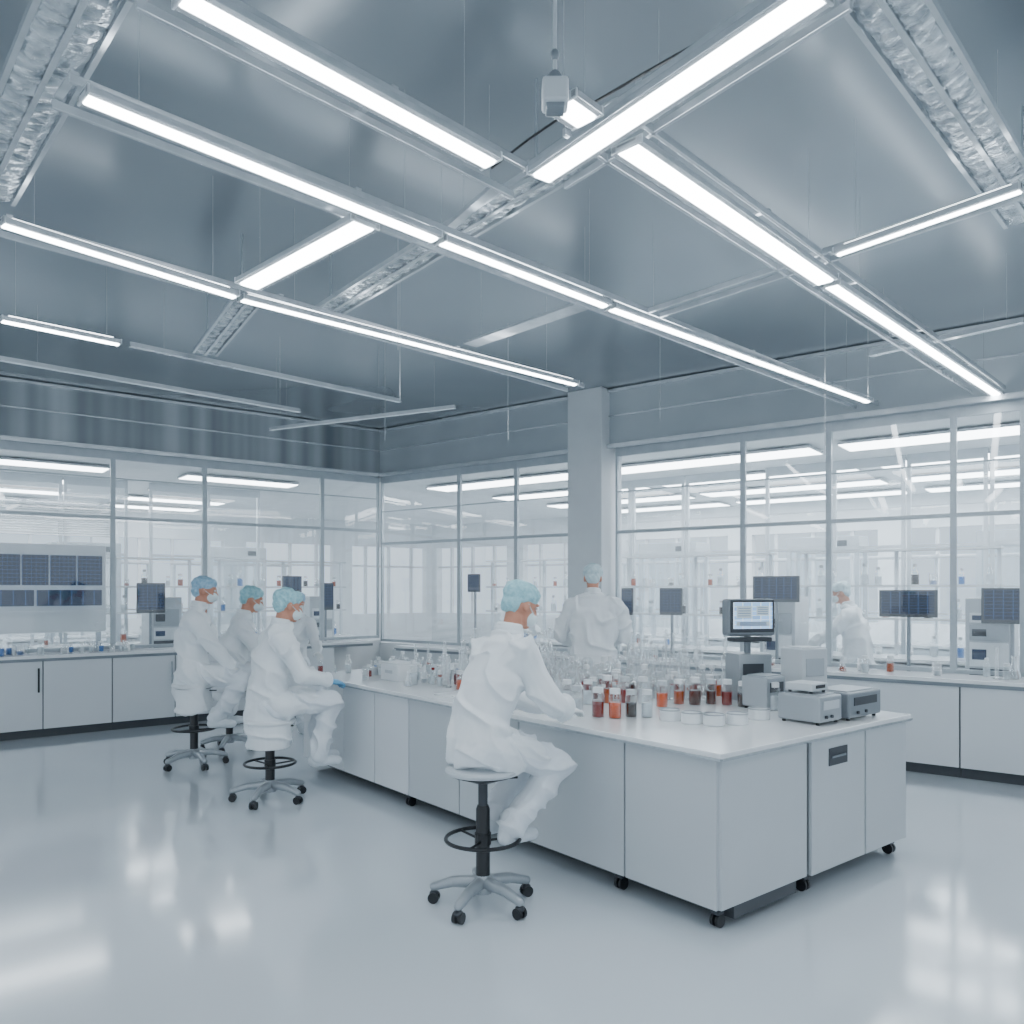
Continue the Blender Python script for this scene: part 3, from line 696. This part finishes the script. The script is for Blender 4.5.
n = 0
for tries in range(600):
    s, tt = random.uniform(.12, 1.8), random.uniform(3.25, 4.7)
    kind = random.choices(['flask', 'beaker', 'bottle', 'cylinder', 'vial', 'jar'], [2, 2, 3, 2, 4, 3])[0]
    c = random.choices(['clear', 'pale', 'amber', 'brown', 'red', 'blue'], [6, 6, 1, 1, 1, 1])[0]
    nmw = KINDS[kind]['nm'].replace('_', ' ')
    o = vessel(kind, c, B(s, tt, TOP), 'small %s among the scattered ware on the far left half of the island' % nmw, 'scattered %ss on the far island' % nmw, random.uniform(.8, 1.15))
    if o: n += 1
    if n >= 60: break
vessel('bottle', 'pale', W(433, 684), 'pale bottle with a dark red cap left of the nearest worker', None, .75, 'red', True)
def boxthing(name, cat, label, loc, rz, size, m='wplast', lidm='lgrey'):
    t = thing(name, label, cat, loc, rz)
    q = MB(); q.box((0, 0, size[2]*.45), (size[0], size[1], size[2]*.9), bev=.006); q.build('body', M[m], t)
    q = MB(); q.box((0, 0, size[2]*.95), (size[0]*1.02, size[1]*1.02, size[2]*.1), bev=.004); q.build('lid', M[lidm], t)
    q = MB(); q.box((0, -size[1]/2-.004, size[2]*.5), (size[0]*.4, .008, size[2]*.18), bev=.002); q.build('front_plate', M['lgrey'], t)
    return t
boxthing('storage_box', 'box', 'white storage box on the far left half of the island', W(384, 681)+u*.15, RZF, (.30, .2, .16), 'wplast', 'wplast')
boxthing('storage_box', 'box', 'small grey storage box at the far left end of the island', W(352, 676)+u*.2, RZF, (.14, .12, .07), 'lgrey')
t = thing('sample_tray', 'small white tray under the hands of the nearest worker', 'tray', B(.20, 1.85, TOP), RZF)
q = MB(); q.box((0, 0, .006), (.3, .2, .012), bev=.004)
for c, s in (((0, .097, .018), (.3, .008, .024)), ((0, -.097, .018), (.3, .008, .024)), ((.146, 0, .018), (.008, .2, .024)), ((-.146, 0, .018), (.008, .2, .024))): q.box(c, s)
q.build('tray_body', M['wplast'], t)
t = thing('paper_pad', 'flat white paper pad on the island left of the nearest worker', 'paper', B(.25, 2.6, TOP), RZF+.2)
q = MB(); q.box((0, 0, .006), (.21, .29, .012), bev=.002); q.build('pages', M['wplast'], t)
q = MB(); q.box((0, .135, .014), (.21, .02, .004)); q.build('binding', M['grey'], t)

# ---------------------------------------------------------------- instruments on the island
def monitor(loc, rz, w, h, zc, label, scr='screen', group=None, deep=.03, stand=True, base=.2, hm='dark'):
    t = thing('monitor', label, 'monitor', loc, rz, group)
    q = MB(); q.box((0, 0, zc), (w, deep, h), bev=.006); q.build('housing', M[hm], t)
    q = MB(); q.box((0, -deep/2-.002, zc+h*.03), (w*.90, .006, h*.82)); q.build('screen', M[scr], t)
    if stand:
        q = MB(); q.cyl((0, .03, .02), (0, .03, zc), .018, seg=12); q.box((0, .02, zc), (.1, .04, .1)); q.build('neck', M['grey'], t)
        q = MB(); q.box((0, .02, .012), (base, base*.8, .024), bev=.006); q.build('foot', M['lgrey'], t)
    return t
mp = B(1.72, 1.05, TOP)+V(.04, 0, 0)
t = tm = thing('monitor', 'chunky grey monitor with pale blue screen on a post above the island glassware', 'monitor', mp, math.radians(12))
q = MB(); q.box((0, .02, .60), (.37, .12, .27), bev=.02); q.box((0, .10, .60), (.26, .08, .20), bev=.02); q.build('housing', M['grey'], t)
q = MB(); q.box((0, -.043, .61), (.345, .012, .235), bev=.004); q.build('bezel', M['dark'], t)
q = MB(); q.box((0, -.051, .615), (.305, .006, .19)); sc = q.build('screen', M['screen2'], t)
for k, (x0, z0, w_, h_) in enumerate(((-.07, .64, .12, .09), (.075, .65, .10, .07), (.0, .555, .26, .035))):
    q = MB(); q.box((x0, -.055, z0), (w_, .002, h_)); q.build('screen_window', M['mask'], sc)
    q = MB()
    for j in range(4): q.box((x0, -.0565, z0-h_*.3+j*h_*.2), (w_*.8, .001, .003))
    q.build('screen_text', liquid('blue'), sc)
q = MB(); q.cyl((0, .03, .3), (0, .03, .48), .025, seg=14); q.build('neck', M['grey'], t)
q = MB(); q.box((0, .0, .44), (.30, .12, .03), bev=.008); q.build('shelf', M['dark'], t)
q = MB(); q.box((0, .02, .17), (.26, .22, .34), bev=.01); bu = q.build('base_unit', M['mgrey'], t)
q = MB(); q.box((-.02, -.094, .22), (.16, .006, .10)); q.build('base_panel', M['dark'], bu)
def instrument(loc, rz, size, label, m='lgrey', panel='dark', name='analyzer', knobs=2, topm=None):
    t = thing(name, label, 'lab instrument', loc, rz)
    w, d, h = size
    q = MB(); q.box((0, 0, h*.5+.008), (w, d, h-.016), bev=.010); q.build('housing', M[m], t)
    q = MB(); q.box((0, -d/2-.002, h*.68), (w*.7, .006, h*.3), bev=.002); q.build('panel', M[panel], t)
    for k in range(knobs):
        q = MB(); q.cyl((-w*.25+k*w*.25, -d/2, h*.28), (-w*.25+k*w*.25, -d/2-.012, h*.28), .010, seg=14); q.build('knob', M['dark'], t, True)
    q = MB(); q.box((0, 0, h+.001), (w*.8, d*.75, .014), bev=.004); q.build('top_cover', M[topm or m], t)
    for sx in (-1, 1):
        for sy in (-1, 1):
            q = MB(); q.cyl((sx*w*.4, sy*d*.4, 0), (sx*w*.4, sy*d*.4, .012), .012, seg=10); q.build('foot', M['black'], t)
    return t
instrument(B(1.20, .22, TOP), RZE, (.25, .28, .17), 'light metallic instrument box left of the dark one at the island end', 'mgrey', 'lgrey')
instrument(B(1.57, .20, TOP), RZE, (.40, .28, .17), 'dark metallic instrument box at the right end of the island', 'grey', 'dark', topm='mgrey')
instrument(B(1.80, .62, TOP), RZE-.3, (.22, .22, .40), 'tall pale instrument tower right of the pole monitor', 'lgrey', 'mgrey')
instrument(B(1.47, .72, TOP), RZE, (.22, .20, .22), 'grey instrument in front of the tall tower', 'mgrey', 'dark')
t = thing('control_unit', 'small pale control unit stacked on the light metallic instrument', 'lab instrument', B(1.20, .24, TOP+.19), RZE)
q = MB(); q.box((0, 0, .025), (.18, .18, .045), bev=.006); q.build('housing', M['lgrey'], t)
q = MB(); q.box((.0, -.092, .028), (.1, .004, .02)); q.build('display', M['black'], t)
for sx in (-1, 1):
    for sy in (-1, 1):
        q = MB(); q.cyl((sx*.07, sy*.07, -.012), (sx*.07, sy*.07, .01), .01); q.build('foot', M['dark'], t)

# ---------------------------------------------------------------- things along the left wall
def PL(px, off):
    k = (px-512)/F; b = QG+nl*off
    return (b.x-k*b.y)/(k*l.y-l.x)
def PRr(px, off):
    k = (px-512)/F; b = PG+nr*off
    return (b.x-k*b.y)/(k*r.y-r.x)
off = .35
sa, sb = PL(-40, off), PL(104, off); a = QG+nl*off+l*sa; L = sb-sa
t = thing('monitor_wall', 'bank of dark blue data screens behind the glass at the left edge', 'screens', V(a.x, a.y, 0), RZL)
q = MB(); q.box((L/2, .05, 1.72), (L+.06, .05, 1.12), bev=.01); q.build('backing_panel', M['wplast'], t)
for x in (.05, L-.05):
    q = MB(); q.box((x, .10, 1.1), (.06, .05, 2.2)); q.build('post', M['alu'], t)
n = 5; w = (L-.02)/n
for k in range(n):
    q = MB(); q.box((.01+w*(k+.5), .012, 1.95), (w-.02, .03, .38), bev=.004); q.build('screen', M['screen'], t)
for k in range(2):
    q = MB(); q.box((.01+(L-.02)*(k+.5)/2, .012, 1.60), ((L-.02)/2-.03, .03, .20), bev=.004); q.build('screen', M['screen'], t)
q = MB(); q.box((L/2, -.02, 1.42), (L, .12, .03)); q.build('ledge', M['wplast'], t)
sa, sb = PL(-30, .12), PL(110, .12); a = QG+nl*.12+l*sa; L = sb-sa
t = thing('window_blind', 'half-raised slatted blind above the bank of screens', 'blind', V(a.x, a.y, 2.36), RZL)
q = MB()
for k in range(13): q.box((L/2, 0, .02+k*.03), (L, .022, .004), rx=.5)
q.build('slats', M['mgrey'], t)
q = MB(); q.box((L/2, 0, .42), (L, .04, .04)); q.build('head_rail', M['alu'], t)
placed.clear()
for i in range(40):
    p = QF+l*random.uniform(-1.2, 1.5)+nl*random.uniform(.1, .4)
    k = random.choice(['bottle', 'jar', 'vial', 'beaker']); nmw = KINDS[k]['nm'].replace('_', ' ')
    vessel(k, random.choice(['clear', 'pale', 'blue', 'pale', 'clear']), V(p.x, p.y, .9475), '%s on the left wall worktop below the screens' % nmw, '%ss on the left wall worktop' % nmw, random.uniform(.9, 1.3))
for i in range(44):
    p = PF+r*random.uniform(-.6, 6.5)+nr*random.uniform(.1, .42)
    k = random.choice(['bottle', 'flask', 'jar', 'cylinder', 'beaker']); nmw = KINDS[k]['nm'].replace('_', ' ')
    vessel(k, random.choice(['clear', 'pale', 'amber', 'pale', 'clear']), V(p.x, p.y, .8975), '%s on the right wall worktop in front of the glass' % nmw, '%ss on the right wall worktop' % nmw, random.uniform(.9, 1.4))

# ---------------------------------------------------------------- rooms behind the glass
def back_bench(a, d, rz, L, label):
    t = thing('back_bench', label, 'bench', V(a.x, a.y, 0), rz, 'benches behind the glass')
    q = MB(); q.box((L/2, .35, .89), (L, .7, .04), bev=.004); q.build('top', M['top'], t)
    q = MB(); q.box((L/2, .37, .47), (L-.04, .62, .74)); q.build('cupboard', M['cabw'], t)
    q = MB(); q.box((L/2, .40, .05), (L-.1, .5, .1)); q.build('plinth', M['cabd'], t)
    for x in (.03, L/2, L-.03):
        q = MB(); q.box((x, .5, 1.55), (.04, .04, 1.28)); q.build('upright', M['frame2'], t)
    for z in (1.35, 1.75, 2.18):
        q = MB(); q.box((L/2, .5, z), (L, .28, .025)); q.build('shelf', M['lgrey'], t)
    return t
def stock(a, d, n, L, zs, side):
    for z in zs:
        for i in range(n):
            p = a+d*((i+.5+random.uniform(-.3, .3))*L/n)
            k = random.choice(['bottle', 'jar', 'bottle', 'beaker']); nmw = KINDS[k]['nm'].replace('_', ' ')
            vessel(k, random.choice(['pale', 'clear', 'blue', 'pale', 'clear', 'pale', 'amber', 'dark']), V(p.x, p.y, z), 'small %s on a shelf behind the %s glass wall' % (nmw, side), '%ss on shelves behind the %s glass' % (nmw, side), random.uniform(1.0, 1.5), random.choice(['wplast', 'lgrey']), True)
rows = ['first', 'second', 'third', 'fourth']
for off in (1.3, 3.9):
    for j, s0 in enumerate((-2.2, .4, 3.0, 5.6)):
        st = PG+nr*off+r*(s0+2.2)
        back_bench(st, -r, RZR, 2.2, 'white shelved bench behind the right glass, %s from the right, %s row' % (rows[j], 'near' if off < 2 else 'far'))
        if off < 2: stock(st+nr*.5, -r, 8, 2.2, (.912, 1.3625, 1.7625), 'right')
for off in (1.4, 3.9):
    for j, s0 in enumerate((-2.0, .6, 3.2)):
        st = QG+nl*off+l*s0
        back_bench(st, l, RZL, 2.2, 'white shelved bench behind the left glass, %s from the left, %s row' % (rows[j], 'near' if off < 2 else 'far'))
        if off < 2: stock(st+nl*.5, l, 8, 2.2, (.912, 1.3625, 1.7625), 'left')
def rack(a, rz, w, h, label, grp):
    t = thing('equipment_rack', label, 'equipment rack', V(a.x, a.y, 0), rz, grp)
    q = MB(); q.box((w/2, .25, h/2), (w, .5, h), bev=.01); q.build('housing', M['lgrey'], t)
    z = .3; k = 0
    while z < h-.25:
        hh = random.choice([.12, .18, .26]); q = MB(); q.box((w/2, -.006, z+hh/2), (w-.08, .012, hh-.02), bev=.003)
        f = q.build('module', M[['mgrey', 'wplast', 'dark', 'wplast'][k % 4]], t)
        q = MB(); q.box((w*.3, -.014, z+hh/2), (w*.3, .004, hh*.4)); q.build('display', M['screen' if k % 2 else 'dark'], f)
        z += hh; k += 1
    return t
for s0, nm in ((5.4, 'fourth'), (2.75, 'third'), (.45, 'second'), (-2.3, 'first')):
    rack(PG+nr*(.62 if s0 != .45 else .56)+r*(s0 if s0 != .45 else .60), RZR, .42, 1.62+.1*(s0 > 3), 'grey equipment rack right behind the right glass, %s from the right' % nm, 'racks behind the right glass')
for s0, nm in ((1.9, 'first'), (4.25, 'second')):
    rack(QG+nl*.72+l*s0, RZL, .42, 1.6, 'grey equipment rack behind the left glass, %s from the left' % nm, 'racks behind the left glass')
def enclosure(a, rz, w, d, h, label, grp):
    t = thing('fume_cupboard', label, 'fume cupboard', V(a.x, a.y, 0), rz, grp)
    q = MB(); q.box((w/2, d/2, .45), (w, d, .9), bev=.008); q.build('base', M['cabw'], t)
    for x in (.03, w-.03):
        for y in (.03, d-.03):
            q = MB(); q.box((x, y, (h+.9)/2), (.06, .06, h-.9)); q.build('post', M['frame2'], t)
    q = MB(); q.box((w/2, d/2, h+.1), (w, d, .2), bev=.008); q.build('hood', M['lgrey'], t)
    q = MB(); q.box((w/2, .01, (h+1.1)/2), (w-.12, .008, h-1.1)); q.build('sash', M['vessel'], t)
    q = MB(); q.box((w*.75, -.006, h+.1), (.18, .01, .08)); q.build('display', M['dark'], t)
    return t
for off, s0 in ((2.9, 2.2), (2.9, 4.6), (2.9, -.2)):
    enclosure(PG+nr*off+r*(s0+1.0), RZR, 1.0, .5, 2.25, 'white fume cupboard with glass sash behind the right glass wall', 'fume cupboards behind the right glass')
for off, s0 in ((2.9, 1.0), (2.9, 3.4), (2.9, -1.2)):
    enclosure(QG+nl*off+l*s0, RZL, 1.0, .5, 2.25, 'white fume cupboard with glass sash behind the left glass wall', 'fume cupboards behind the left glass')
for x0, x1, yt, yb, off, lab in ((755, 797, 576, 602, .3, 'dark blue monitor behind the glass left of the pole monitor top'), (884, 932, 590, 617, .3, 'dark blue monitor behind the glass above the island end instruments'),
                                 (988, 1036, 588, 624, .3, 'dark monitor behind the glass at the right edge'), (660, 682, 588, 615, .3, 'small dark monitor behind the glass right of the standing worker'), (621, 633, 588, 615, .3, 'narrow dark monitor behind the glass beside the column'),
                                 (467, 481, 574, 592, .3, 'small monitor behind the glass left of the nearest worker head')):
    s = PRr((x0+x1)/2, off); p = PG+nr*off+r*s; d = p.y
    w = (x1-x0)*d/F/ .9; h = (yb-yt)*d/F; zc = CH+(HOR-(yt+yb)/2)*d/F
    monitor(V(p.x, p.y, 0), RZR, w, h, zc, lab, 'screen', 'monitors behind the right glass', base=.36)
for x0, x1, yt, yb, off, lab in ((139, 163, 583, 613, .3, 'blue monitor behind the left glass, left of the leftmost worker'), (283, 301, 576, 592, .3, 'small dark monitor behind the left glass above the third worker'), (320, 333, 583, 610, .3, 'narrow monitor behind the left glass right of the third worker')):
    s = PL((x0+x1)/2, off); p = QG+nl*off+l*s; d = p.y
    w = (x1-x0)*d/F/.9; h = (yb-yt)*d/F; zc = CH+(HOR-(yt+yb)/2)*d/F
    monitor(V(p.x, p.y, 0), RZL, w, h, zc, lab, 'screen', 'monitors behind the left glass', base=.36)

# ---------------------------------------------------------------- world and camera
w = bpy.data.worlds.new('World'); bpy.context.scene.world = w; w.use_nodes = True
bg = w.node_tree.nodes['Background']
tc = w.node_tree.nodes.new('ShaderNodeTexCoord'); sp = w.node_tree.nodes.new('ShaderNodeSeparateXYZ'); rp = w.node_tree.nodes.new('ShaderNodeValToRGB')
w.node_tree.links.new(tc.outputs['Generated'], sp.inputs[0]); w.node_tree.links.new(sp.outputs['Z'], rp.inputs['Fac'])
rp.color_ramp.elements[0].color = (.68, .81, .93, 1); rp.color_ramp.elements[1].color = (.90, .96, 1, 1)
w.node_tree.links.new(rp.outputs['Color'], bg.inputs['Color']); bg.inputs['Strength'].default_value = 1.4
cam = bpy.data.cameras.new('camera'); co = bpy.data.objects.new('camera', cam); C.objects.link(co)
co.location = (0, 0, CH); co.rotation_euler = (PI/2, 0, 0)
cam.sensor_width = 36; cam.lens = 36*F/1024; cam.shift_y = (HOR-512)/1024
cam.clip_start = .05; cam.clip_end = 200
bpy.context.scene.camera = co
